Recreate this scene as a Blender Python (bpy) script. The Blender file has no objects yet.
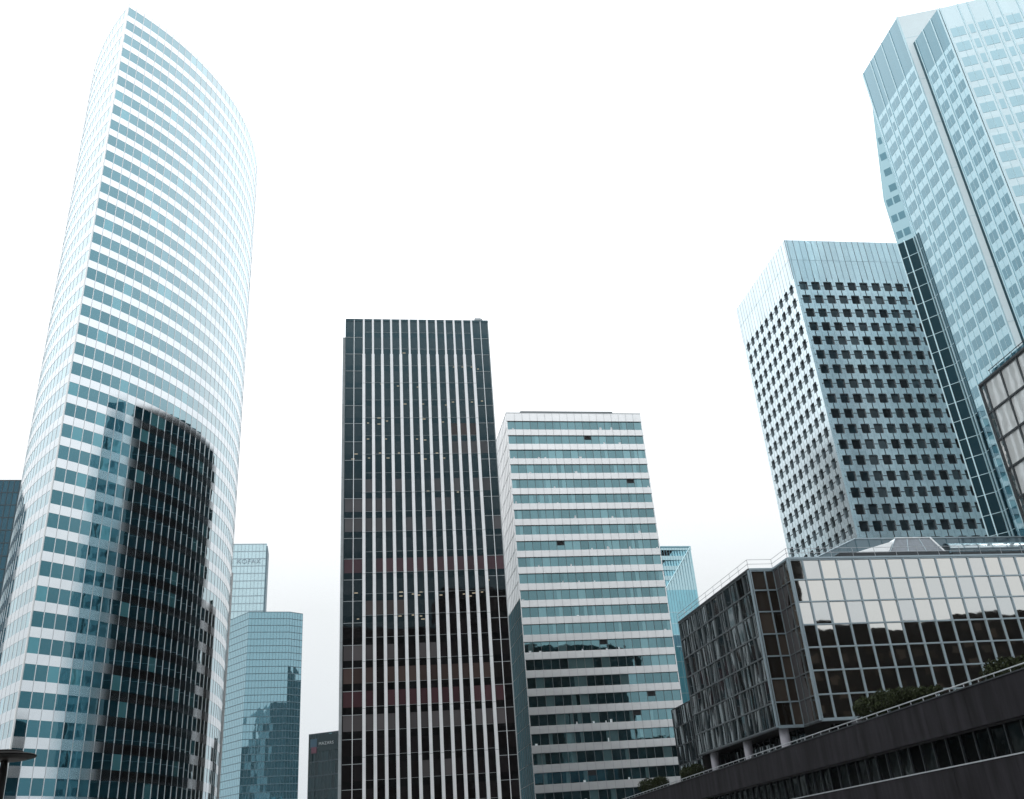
import bpy, math, random
from mathutils import Vector, Matrix
rnd = random.Random(7)
scn = bpy.context.scene
col = scn.collection
R = math.radians

# ------------------------------------------------------------------ camera
FPX, PITCH, ROLL = 940.0, R(26.67), R(-4.57)
CAM = Vector((0, 0, 1.7))
f_ = Vector((0, math.cos(PITCH), math.sin(PITCH)))
u_ = Vector((0, -math.sin(PITCH), math.cos(PITCH)))
x_ = Vector((1, 0, 0))
AX = x_*math.cos(ROLL) + u_*math.sin(ROLL)
AU = -x_*math.sin(ROLL) + u_*math.cos(ROLL)
cam_data = bpy.data.cameras.new('camera')
cam = bpy.data.objects.new('camera', cam_data)
col.objects.link(cam)
cam_data.sensor_width = 36
cam_data.lens = 36*FPX/1024
cam_data.clip_start = 0.1
cam_data.clip_end = 6000
cam.matrix_world = Matrix(((AX.x, AU.x, -f_.x, CAM.x), (AX.y, AU.y, -f_.y, CAM.y), (AX.z, AU.z, -f_.z, CAM.z), (0, 0, 0, 1)))
scn.camera = cam


def proj(p):
    d = Vector(p) - CAM
    z = d.dot(f_)
    if z < .1:
        return None
    return 512 + FPX*d.dot(AX)/z, 399.5 - FPX*d.dot(AU)/z


def shown_area(pts):
    q = [proj(p) for p in pts]
    if any(a is None for a in q):
        return 0
    cx = sum(a[0] for a in q)/len(q)
    cy = sum(a[1] for a in q)/len(q)
    s = 0
    for i in range(len(q)):
        a, b = q[i], q[(i+1) % len(q)]
        s += a[0]*b[1] - a[1]*b[0]
    s = abs(s)/2
    if not (-8 < cx < 1032 and -8 < cy < 807):
        s *= 1e-4
    return s


# ------------------------------------------------------------------ materials
def new_mat(name):
    m = bpy.data.materials.new(name)
    m.use_nodes = True
    nt = m.node_tree
    nt.nodes.clear()
    out = nt.nodes.new('ShaderNodeOutputMaterial')
    return m, nt, out


def N(nt, typ, **kw):
    n = nt.nodes.new(typ)
    for k, v in kw.items():
        if k.startswith('i_'):
            n.inputs[k[2:].replace('_', ' ')].default_value = v
        else:
            setattr(n, k, v)
    return n


def rgba(c):
    return (c[0], c[1], c[2], 1)


def glass(name, base, tint, f0, rough=.02, wob=.0, wscale=.5, alt=None, alt_at=.86, spread=.35, f0var=.0, pwr=2.5, stretch=(1, 1, 1), wash=2.0, tvar=0.):
    """coated glass: dark room colour under a mirror coat that strengthens at grazing angles"""
    m, nt, out = new_mat(name)
    L = nt.links
    at = N(nt, 'ShaderNodeAttribute', attribute_name='rnd')
    lw = N(nt, 'ShaderNodeLayerWeight')
    lw.inputs['Blend'].default_value = .5
    pw = N(nt, 'ShaderNodeMath', operation='POWER')
    pw.inputs[1].default_value = pwr
    L.new(lw.outputs['Facing'], pw.inputs[0])
    mr = N(nt, 'ShaderNodeMapRange')
    L.new(pw.outputs[0], mr.inputs['Value'])
    mr.inputs['To Min'].default_value = f0
    mr.inputs['To Max'].default_value = .97
    if f0var:
        v = N(nt, 'ShaderNodeMapRange')
        L.new(at.outputs['Fac'], v.inputs['Value'])
        v.inputs['To Min'].default_value = f0-f0var
        v.inputs['To Max'].default_value = f0+f0var
        L.new(v.outputs[0], mr.inputs['To Min'])
    # room colour varied pane by pane
    mx = N(nt, 'ShaderNodeMix', data_type='RGBA')
    mx.inputs[6].default_value = rgba([c*(1-spread) for c in base])
    mx.inputs[7].default_value = rgba([c*(1+spread) for c in base])
    wn = N(nt, 'ShaderNodeTexWhiteNoise', noise_dimensions='1D')
    L.new(at.outputs['Fac'], wn.inputs['W'])
    L.new(wn.outputs['Value'], mx.inputs[0])
    colour = mx.outputs[2]
    if alt:
        gt = N(nt, 'ShaderNodeMath', operation='GREATER_THAN')
        gt.inputs[1].default_value = alt_at
        L.new(at.outputs['Fac'], gt.inputs[0])
        m2 = N(nt, 'ShaderNodeMix', data_type='RGBA')
        L.new(gt.outputs[0], m2.inputs[0])
        L.new(colour, m2.inputs[6])
        m2.inputs[7].default_value = rgba(alt)
        colour = m2.outputs[2]
    df = N(nt, 'ShaderNodeBsdfDiffuse')
    L.new(colour, df.inputs['Color'])
    gl = N(nt, 'ShaderNodeBsdfGlossy')
    # the coat's own colour shows head on and washes out at grazing angles
    tm = N(nt, 'ShaderNodeMix', data_type='RGBA')
    tf = N(nt, 'ShaderNodeMath', operation='MULTIPLY', use_clamp=True)
    tf.inputs[1].default_value = wash
    L.new(pw.outputs[0], tf.inputs[0])
    L.new(tf.outputs[0], tm.inputs[0])
    tm.inputs[6].default_value = rgba(tint)
    tm.inputs[7].default_value = (.80, .95, 1, 1)
    gcol = tm.outputs[2]
    if tvar:
        tn = N(nt, 'ShaderNodeMath', operation='MULTIPLY')
        tn.inputs[1].default_value = 7.31
        L.new(at.outputs['Fac'], tn.inputs[0])
        tw = N(nt, 'ShaderNodeTexWhiteNoise', noise_dimensions='1D')
        L.new(tn.outputs[0], tw.inputs['W'])
        tc2 = N(nt, 'ShaderNodeMix', data_type='RGBA')
        tc2.inputs[6].default_value = (1, .985, .955, 1)
        tc2.inputs[7].default_value = (1-tvar, 1-tvar*.8, 1-tvar*.7, 1)
        L.new(tw.outputs['Value'], tc2.inputs[0])
        tv = N(nt, 'ShaderNodeMix', data_type='RGBA', blend_type='MULTIPLY')
        tv.inputs[0].default_value = 1
        L.new(gcol, tv.inputs[6])
        L.new(tc2.outputs[2], tv.inputs[7])
        gcol = tv.outputs[2]
    L.new(gcol, gl.inputs['Color'])
    gl.inputs['Roughness'].default_value = rough
    if wob:
        tc = N(nt, 'ShaderNodeNewGeometry')
        nz = N(nt, 'ShaderNodeTexNoise')
        nz.inputs['Scale'].default_value = wscale
        nz.inputs['Detail'].default_value = 1.5
        wm = N(nt, 'ShaderNodeMapping')
        wm.inputs['Scale'].default_value = stretch
        L.new(tc.outputs['Position'], wm.inputs['Vector'])
        L.new(wm.outputs[0], nz.inputs['Vector'])
        bp = N(nt, 'ShaderNodeBump')
        bp.inputs['Strength'].default_value = 1
        bp.inputs['Distance'].default_value = wob
        L.new(nz.outputs['Fac'], bp.inputs['Height'])
        L.new(bp.outputs[0], gl.inputs['Normal'])
    ms = N(nt, 'ShaderNodeMixShader')
    L.new(mr.outputs[0], ms.inputs[0])
    L.new(df.outputs[0], ms.inputs[1])
    L.new(gl.outputs[0], ms.inputs[2])
    L.new(ms.outputs[0], out.inputs['Surface'])
    return m


def solid(name, base, rough=.6, metal=0., dirt=.12, scale=.4, stretch=(1, 1, 1), bump=0., spread=.0, spec=.5):
    m, nt, out = new_mat(name)
    L = nt.links
    b = N(nt, 'ShaderNodeBsdfPrincipled')
    b.inputs['Roughness'].default_value = rough
    b.inputs['Metallic'].default_value = metal
    b.inputs['Specular IOR Level'].default_value = spec
    g = N(nt, 'ShaderNodeNewGeometry')
    mp = N(nt, 'ShaderNodeMapping')
    mp.inputs['Scale'].default_value = stretch
    L.new(g.outputs['Position'], mp.inputs['Vector'])
    nz = N(nt, 'ShaderNodeTexNoise')
    nz.inputs['Scale'].default_value = scale
    nz.inputs['Detail'].default_value = 5
    nz.inputs['Roughness'].default_value = .65
    L.new(mp.outputs[0], nz.inputs['Vector'])
    mr = N(nt, 'ShaderNodeMapRange')
    mr.inputs['From Min'].default_value = .3
    mr.inputs['From Max'].default_value = .7
    mr.inputs['To Min'].default_value = 1-dirt
    mr.inputs['To Max'].default_value = 1+dirt*.5
    L.new(nz.outputs['Fac'], mr.inputs['Value'])
    fac = mr.outputs[0]
    if spread:
        at = N(nt, 'ShaderNodeAttribute', attribute_name='rnd')
        m2 = N(nt, 'ShaderNodeMapRange')
        m2.inputs['To Min'].default_value = 1-spread
        m2.inputs['To Max'].default_value = 1+spread
        L.new(at.outputs['Fac'], m2.inputs['Value'])
        mu = N(nt, 'ShaderNodeMath', operation='MULTIPLY')
        L.new(fac, mu.inputs[0])
        L.new(m2.outputs[0], mu.inputs[1])
        fac = mu.outputs[0]
    mx = N(nt, 'ShaderNodeVectorMath', operation='SCALE')
    mx.inputs[0].default_value = base
    L.new(fac, mx.inputs['Scale'])
    L.new(mx.outputs[0], b.inputs['Base Color'])
    if bump:
        bp = N(nt, 'ShaderNodeBump')
        bp.inputs['Distance'].default_value = bump
        L.new(nz.outputs['Fac'], bp.inputs['Height'])
        L.new(bp.outputs[0], b.inputs['Normal'])
    L.new(b.outputs[0], out.inputs['Surface'])
    return m


def lamp_mat(name, c, s):
    m, nt, out = new_mat(name)
    e = N(nt, 'ShaderNodeEmission')
    e.inputs['Color'].default_value = rgba(c)
    e.inputs['Strength'].default_value = s
    nt.links.new(e.outputs[0], out.inputs['Surface'])
    return m


M = {}
M['edf_glass'] = glass('curved tower glass', (.006, .035, .050), (.22, .70, .86), .14, wob=.005, wscale=.5, alt=(.06, .19, .22), alt_at=.9, f0var=.03, pwr=1.2, wash=2.0)
M['edf_panel'] = solid('curved tower panel', (.68, .72, .75), rough=.11, metal=1.0, dirt=.05, scale=.3)
M['edf_joint'] = solid('panel joint', (.42, .45, .47), rough=.5, dirt=.05)
M['white_trim'] = solid('white metal trim', (.80, .82, .83), rough=.35, metal=.3, dirt=.06)
M['dk_glass'] = glass('dark tower glass', (.010, .0085, .009), (.40, .70, .82), .024, wob=.006, wscale=.4, spread=.5, pwr=1.5)
M['dk_span'] = glass('dark tower spandrel glass', (.006, .006, .0065), (.35, .72, .88), .015, wob=.004, wscale=.4, pwr=1.5)
M['dk_grey'] = glass('grey blinds behind glass', (.085, .078, .080), (.4, .6, .7), .02, spread=.25, pwr=2)
M['dk_brown'] = glass('brown blinds behind glass', (.062, .044, .040), (.4, .6, .7), .02, spread=.3, pwr=2)
M['dk_red'] = glass('maroon blinds behind glass', (.066, .033, .038), (.4, .6, .7), .02, spread=.25, pwr=2)
M['dk_fin'] = solid('aluminium fin', (.78, .80, .82), rough=.38, metal=.35, dirt=.08)
M['dk_side'] = solid('grey side wall', (.40, .44, .46), rough=.5, dirt=.2)
M['dk_left'] = glass('dark side glass', (.008, .0075, .008), (.3, .6, .7), .012, spread=.5, pwr=5)
M['dk_line'] = solid('grey metal line', (.34, .37, .38), rough=.5, metal=.4)
M['lamp'] = lamp_mat('office ceiling lamp', (1, .85, .62), .6)
M['wh_glass'] = glass('ribbon window glass', (.008, .024, .029), (.42, .76, .84), .29, wob=.006, alt=(.10, .17, .18), alt_at=.88, spread=.6, f0var=.05, pwr=1.6)
M['wh_panel'] = solid('white spandrel panel', (.84, .85, .86), rough=.22, metal=.55, dirt=.06, spread=.03)
M['wh_joint'] = solid('dark joint', (.16, .18, .19), rough=.5)
M['wh_side'] = glass('side wall glass', (.012, .055, .075), (.5, .8, .88), .06, wob=.006, pwr=18)
M['pt_panel'] = solid('pressed metal panel', (.73, .85, .90), rough=.24, metal=.75, dirt=.06, scale=.3, spread=.05)
M['pt_glass'] = glass('cross window glass', (.010, .012, .014), (.6, .70, .75), .08, wob=.012, wscale=.8, spread=.5, f0var=.06, pwr=5)
M['pt_joint'] = solid('dark gasket', (.02, .03, .035), rough=.5)
M['pt_joint2'] = solid('panel seam', (.16, .25, .30), rough=.5)
M['rt_glass'] = glass('blue spandrel glass', (.17, .32, .38), (.56, .80, .88), .32, wob=.006, spread=.08, pwr=2)
M['rt_win'] = glass('blue window glass', (.020, .07, .10), (.32, .62, .74), .22, spread=.25, pwr=2.2)
M['rt_panel'] = solid('pale blue panel', (.72, .84, .88), rough=.5, metal=.1, dirt=.04)
M['rt_rib'] = solid('pale blue rib', (.50, .68, .74), rough=.3, metal=.4, dirt=.04)
M['rt_dark'] = glass('dark blue recess and reflection glass', (.003, .012, .018), (.25, .6, .75), .035, wob=.006, spread=.5, pwr=2.5)
M['rt_pale'] = glass('pale glass', (.34, .50, .55), (.78, .9, .94), .38, spread=.1)
M['fg_pane'] = glass('mirror glass', (.008, .007, .006), (.84, .83, .81), .82, wob=.0025, wscale=.8, spread=.4, tvar=.14, wash=.5)
M['fg_side'] = glass('bronze mirror glass', (.005, .0047, .0045), (.56, .55, .52), .06, f0var=.045, wob=.022, wscale=.6, spread=.4, stretch=(1, 1, .18))
M['pale_pane'] = glass('pale sky tinted glass', (.50, .52, .52), (.8, .84, .86), .22, wob=.003, wscale=.6, spread=.08)  # pale sky reflection is put into the base colour
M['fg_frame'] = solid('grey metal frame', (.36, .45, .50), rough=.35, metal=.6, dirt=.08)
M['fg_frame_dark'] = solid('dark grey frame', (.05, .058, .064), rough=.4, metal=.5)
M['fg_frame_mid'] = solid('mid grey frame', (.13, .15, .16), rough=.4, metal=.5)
M['fg_notch'] = glass('brown reflection tinted glass', (.034, .027, .022), (.5, .5, .48), .06, wob=.02, wscale=.6, spread=.8, stretch=(1, 1, .18))  # brown reflections in the notch are put into the base colour
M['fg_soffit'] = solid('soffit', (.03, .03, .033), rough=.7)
M['column'] = solid('painted column', (.30, .30, .34), rough=.6, dirt=.15, scale=1.5)
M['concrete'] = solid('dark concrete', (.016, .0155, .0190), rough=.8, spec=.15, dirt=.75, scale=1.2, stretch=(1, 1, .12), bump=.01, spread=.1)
M['coping'] = solid('metal coping', (.42, .45, .48), rough=.4, metal=.5)
M['rail'] = solid('galvanised rail', (.5, .53, .56), rough=.35, metal=.7)
M['wk_glass'] = glass('walkway glass', (.006, .007, .007), (.5, .56, .55), .03, pwr=6, wob=.012, wscale=1.2, spread=.6)
M['black'] = solid('black painted metal', (.008, .008, .008), rough=.6, spec=.2, dirt=.1)
M['diffuser'] = solid('lamp diffuser', (.018, .015, .013), rough=.5, spec=.2)
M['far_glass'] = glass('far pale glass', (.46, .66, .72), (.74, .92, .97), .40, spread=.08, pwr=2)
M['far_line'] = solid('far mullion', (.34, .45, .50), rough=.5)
M['far2_glass'] = glass('far mirror glass', (.06, .17, .22), (.50, .78, .88), .46, wob=.006, wscale=.3, spread=.08)
M['far2_line'] = solid('far2 mullion', (.10, .18, .22), rough=.5)
M['slab_glass'] = glass('dark slab glass', (.012, .045, .07), (.3, .6, .75), .12, spread=.3)
M['slab_line'] = solid('slab grid', (.035, .06, .075), rough=.5)
M['mz_glass'] = glass('black building glass', (.010, .022, .026), (.5, .65, .7), .06, spread=.6, alt=(.12, .30, .33), alt_at=.95)
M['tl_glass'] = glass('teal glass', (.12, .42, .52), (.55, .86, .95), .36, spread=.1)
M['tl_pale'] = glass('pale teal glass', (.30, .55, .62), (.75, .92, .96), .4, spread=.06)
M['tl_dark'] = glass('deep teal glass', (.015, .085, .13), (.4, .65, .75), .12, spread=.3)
M['tl_line'] = solid('teal line', (.13, .30, .37), rough=.5)
M['sky_glass'] = glass('skylight glass', (.20, .26, .29), (.8, .88, .9), .35, rough=.05)
M['sky_dull'] = solid('grey skylight panel', (.17, .20, .23), rough=.4, dirt=.2, scale=2)
M['screen'] = glass('roof screen glass', (.10, .15, .18), (.6, .75, .82), .12, spread=.2)
M['sky_white'] = solid('skylight frame', (.72, .76, .78), rough=.4)
M['roof'] = solid('roof grey', (.20, .22, .23), rough=.8)
M['core'] = solid('inner core', (.02, .022, .025), rough=.9)
M['emb_blue'] = solid('emblem blue', (.04, .10, .15), rough=.5)
M['emb_pink'] = solid('emblem pink', (.13, .05, .08), rough=.5)
M['letter'] = solid('white letter', (.82, .86, .88), rough=.5)
M['letter_dim'] = solid('dim white letter', (.45, .50, .52), rough=.5)
M['letter2'] = solid('grey letter', (.36, .46, .52), rough=.5)
M['ground'] = solid('paving', (.17, .17, .165), rough=.85, dirt=.25, scale=.15)
M['deck'] = solid('deck paving', (.14, .14, .14), rough=.85, dirt=.25)
M['leaf'] = solid('hedge leaf', (.022, .030, .011), rough=.7, spec=.15, dirt=.5, scale=3, spread=.6)
M['stem'] = solid('stem bark', (.05, .04, .03), rough=.8)
M['env'] = solid('reflected facade', (.009, .0078, .0068), rough=.9, spec=.08)
M['env_win'] = solid('reflected window', (.030, .024, .019), rough=.9, spec=.08, spread=.6)


# ------------------------------------------------------------------ builders
class MB:
    def __init__(self):
        self.v, self.f, self.m, self.r, self.mats = [], [], [], [], []

    def mi(self, m):
        if m not in self.mats:
            self.mats.append(m)
        return self.mats.index(m)

    def poly(self, pts, m, r=None):
        b = len(self.v)
        self.v += [tuple(p) for p in pts]
        self.f.append(tuple(range(b, b+len(pts))))
        self.m.append(self.mi(m))
        self.r.append(rnd.random() if r is None else r)

    def hexa(self, p, m, r=None):
        """p: 4 lower then 4 upper points, counter clockwise from above"""
        b = len(self.v)
        self.v += [tuple(q) for q in p]
        i = self.mi(m)
        rr = rnd.random() if r is None else r
        for f in ((3, 2, 1, 0), (4, 5, 6, 7), (0, 1, 5, 4), (1, 2, 6, 5), (2, 3, 7, 6), (3, 0, 4, 7)):
            self.f.append(tuple(b+k for k in f))
            self.m.append(i)
            self.r.append(rr)

    def box(self, F, u0, u1, d0, d1, z0, z1, m, r=None):
        P = F.p
        self.hexa([P(u0, d1, z0), P(u1, d1, z0), P(u1, d0, z0), P(u0, d0, z0),
                   P(u0, d1, z1), P(u1, d1, z1), P(u1, d0, z1), P(u0, d0, z1)], m, r)

    def prism(self, pts, z0, z1, m, top=None):
        """pts: plan, counter clockwise"""
        n = len(pts)
        tz = z1 if isinstance(z1, (list, tuple)) else [z1]*n
        for i in range(n):
            a, b = pts[i], pts[(i+1) % n]
            ta, tb = tz[i], tz[(i+1) % n]
            self.poly([(a[0], a[1], z0), (b[0], b[1], z0), (b[0], b[1], tb), (a[0], a[1], ta)], m)
        self.poly([(p[0], p[1], t) for p, t in zip(pts, tz)], top or m)
        self.poly([(p[0], p[1], z0) for p in reversed(pts)], m)

    def tube(self, a, b, r, m, seg=8, r2=None):
        a, b = Vector(a), Vector(b)
        d = (b-a).normalized()
        s = d.orthogonal().normalized()
        t = d.cross(s)
        r2 = r if r2 is None else r2
        A = [a+(s*math.cos(k*2*math.pi/seg)+t*math.sin(k*2*math.pi/seg))*r for k in range(seg)]
        B = [b+(s*math.cos(k*2*math.pi/seg)+t*math.sin(k*2*math.pi/seg))*r2 for k in range(seg)]
        rr = rnd.random()
        for k in range(seg):
            j = (k+1) % seg
            self.poly([A[k], A[j], B[j], B[k]], m, rr)
        self.poly(list(reversed(A)), m, rr)
        self.poly(B, m, rr)

    def lathe(self, c, prof, m, seg=32):
        rr = rnd.random()
        rings = [[(c[0]+r*math.cos(2*math.pi*k/seg), c[1]+r*math.sin(2*math.pi*k/seg), z) for k in range(seg)] for r, z in prof]
        for A, B in zip(rings[:-1], rings[1:]):
            for k in range(seg):
                j = (k+1) % seg
                self.poly([A[k], A[j], B[j], B[k]], m, rr)
        self.poly(list(reversed(rings[0])), m, rr)
        self.poly(rings[-1], m, rr)

    def build(self, name, parent=None, loc=None, kind=None, label=None):
        me = bpy.data.meshes.new(name)
        o = Vector((0, 0, 0))
        if parent is not None:
            o = parent_origin(parent)
        elif loc is not None:
            o = Vector(loc)
        me.from_pydata([(p[0]-o.x, p[1]-o.y, p[2]-o.z) for p in self.v], [], self.f)
        for m in self.mats:
            me.materials.append(m)
        me.polygons.foreach_set('material_index', self.m)
        at = me.attributes.new('rnd', 'FLOAT', 'FACE')
        at.data.foreach_set('value', self.r)
        me.update()
        ob = bpy.data.objects.new(name, me)
        col.objects.link(ob)
        if parent is not None:
            ob.parent = parent
        elif loc is not None:
            ob.location = loc
        if kind:
            ob['kind'] = kind
        if label:
            ob['label'] = label
        return ob


def parent_origin(o):
    v = Vector((0, 0, 0))
    while o is not None:
        v = v + Vector(o.location)
        o = o.parent
    return v


class Face:
    """a facade: origin in plan, heading of the facade seen from outside left to right"""
    def __init__(s, o, ang):
        s.o = (o[0], o[1])
        s.c, s.s = math.cos(R(ang)), math.sin(R(ang))

    def p(s, u, d, z):
        return (s.o[0]+u*s.c+d*s.s, s.o[1]+u*s.s-d*s.c, z)

    def xy(s, u, d=0):
        return (s.o[0]+u*s.c+d*s.s, s.o[1]+u*s.s-d*s.c)


def thing(name, label, cat, loc, group=None):
    o = bpy.data.objects.new(name, None)
    o.empty_display_size = .5
    col.objects.link(o)
    o.location = loc
    o['label'] = label
    o['category'] = cat
    if group:
        o['group'] = group
    return o


def tag(o, label, cat, group=None):
    o['label'] = label
    o['category'] = cat
    if group:
        o['group'] = group


def scatter_parts(root, name, items, limit=100):
    """items: (key points, MB builder function). The largest shown become parts, the rest one part."""
    items = sorted(items, key=lambda t: -shown_area(t[0]))
    for pts, fn in items[:limit]:
        mb = MB()
        fn(mb)
        mb.build(name, root)
    rest = items[limit:]
    if rest:
        mb = MB()
        for pts, fn in rest:
            fn(mb)
        mb.build(name, root, kind='stuff')


def text_mesh(name, body, size, F, u, d, z, m, parent, thick=.08):
    cu = bpy.data.curves.new(name, 'FONT')
    cu.body = body
    cu.size = size
    cu.extrude = thick
    cu.space_character = 1.15
    tmp = bpy.data.objects.new(name, cu)
    col.objects.link(tmp)
    bpy.context.view_layer.update()
    me = bpy.data.meshes.new_from_object(tmp.evaluated_get(bpy.context.evaluated_depsgraph_get()))
    bpy.data.objects.remove(tmp)
    o = parent_origin(parent)
    for v in me.vertices:
        x, y, zz = v.co
        q = F.p(u+x, d+zz, z+y)
        v.co = (q[0]-o.x, q[1]-o.y, q[2]-o.z)
    me.materials.clear()
    me.materials.append(m)
    at = me.attributes.new('rnd', 'FLOAT', 'FACE')
    ob = bpy.data.objects.new(name, me)
    col.objects.link(ob)
    ob.parent = parent
    return ob


# ------------------------------------------------------------------ curved glass tower (left)
def curved_tower():
    K = 1.12
    H = 1.7+146.27*K
    P0 = Vector((-63.85*K, 118.31*K))

    def arc(p, head, turn, radius, step, n):
        pts = [(p.x, p.y)]
        h = head
        q = Vector((p.x, p.y))
        for i in range(n):
            dh = math.degrees(step/radius)*turn
            hm = R(h+dh/2)
            q = q + Vector((math.cos(hm), math.sin(hm)))*step
            h += dh
            pts.append((q.x, q.y))
        return pts
    right = arc(P0, 50, 1, 52*K, 1.564*K, 42)          # prow to the far end, turning left
    left = arc(P0, 139.5, -1, 66*K, 1.564*K, 40)       # prow to the other side
    root = thing('curved_glass_tower', 'tall curved glass tower with white bands and a sharp vertical edge, mirroring a dark tower', 'tower', (P0.x, P0.y, 0))
    outline = list(reversed(left)) + right[1:]      # left end .. prow .. right end (counter clockwise)

    def offs(pts, d):
        out = []
        for i, p in enumerate(pts):
            a = Vector(pts[max(i-1, 0)])
            b = Vector(pts[min(i+1, len(pts)-1)])
            t = (b-a).normalized()
            out.append((p[0]+t.y*d, p[1]-t.x*d))
        return out
    # walls are made per side so that the prow stays sharp
    sides = [list(reversed(left)), right]
    inner = offs(sides[0], -.5)[:-1] + [(P0.x-.25, P0.y+.5)] + offs(sides[1], -.5)[1:]
    mb = MB()
    mb.prism(inner, 0, H-.3, M['core'], M['roof'])
    mb.build('core', root)
    top0, pitch, wh = 1.7+145.27*K, 3.354*K, 2.02*K
    nfl = 44
    for k in range(nfl):
        zt = top0-k*pitch
        zb = max(zt-wh, .3)
        if zt < 1:
            break
        # spandrel above this window row
        mb = MB()
        z1 = H if k == 0 else zt+pitch-wh
        for si, s in enumerate(sides):
            o = offs(s, .02)
            i2 = offs(s, -.30)
            for a in range(len(s)-1):
                A, B, A2, B2 = o[a], o[a+1], i2[a], i2[a+1]
                mb.hexa([(A[0], A[1], zt), (B[0], B[1], zt), (B2[0], B2[1], zt), (A2[0], A2[1], zt),
                         (A[0], A[1], z1), (B[0], B[1], z1), (B2[0], B2[1], z1), (A2[0], A2[1], z1)], M['edf_panel'], .5)
                # joint
                d = Vector((B[0]-A[0], B[1]-A[1])).normalized()
                nn = Vector((d.y, -d.x))
                J = Vector(A)+nn*.012
                q = [J-d*.035, J+d*.035, J+d*.035-nn*.02, J-d*.035-nn*.02]
                mb.hexa([(p.x, p.y, zt+.02) for p in q]+[(p.x, p.y, z1-.02) for p in q], M['edf_joint'], .5)
        mb.build('spandrel', root)
        mb = MB()
        for si, s in enumerate(sides):
            g = offs(s, -.01)
            for a in range(len(s)-1):
                A, B = Vector(g[a]), Vector(g[a+1])
                d = (B-A).normalized()
                nn = Vector((d.y, -d.x))
                t = (rnd.random()-.5)*.010
                mb.poly([(A.x+nn.x*t, A.y+nn.y*t, zb), (B.x-nn.x*t, B.y-nn.y*t, zb), (B.x-nn.x*t, B.y-nn.y*t, zt), (A.x+nn.x*t, A.y+nn.y*t, zt)], M['edf_glass'])
                J = A
                q = [J-d*.055+nn*.05, J+d*.055+nn*.05, J+d*.055-nn*.03, J-d*.055-nn*.03]
                mb.hexa([(p.x, p.y, zb) for p in q]+[(p.x, p.y, zt) for p in q], M['white_trim'], .5)
        mb.build('ribbon_window', root)
    mb = MB()
    mb.tube((P0.x+.02, P0.y-.05, 0), (P0.x+.02, P0.y-.05, H), .16, M['white_trim'], 8)
    mb.build('corner_trim', root)
    # thin steel edge at the far end of the visible side
    a = Vector(right[35])
    b = Vector(right[36])
    d = (b-a).normalized()
    nn = Vector((d.y, -d.x))
    q = [a+nn*.42, a+d*.5+nn*.42, a+d*.5-nn*.2, a-nn*.2]
    mb = MB()
    mb.hexa([(p.x, p.y, 0) for p in q]+[(p.x, p.y, 62) for p in q], M['white_trim'])
    mb.build('end_fin', root)


curved_tower()


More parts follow.
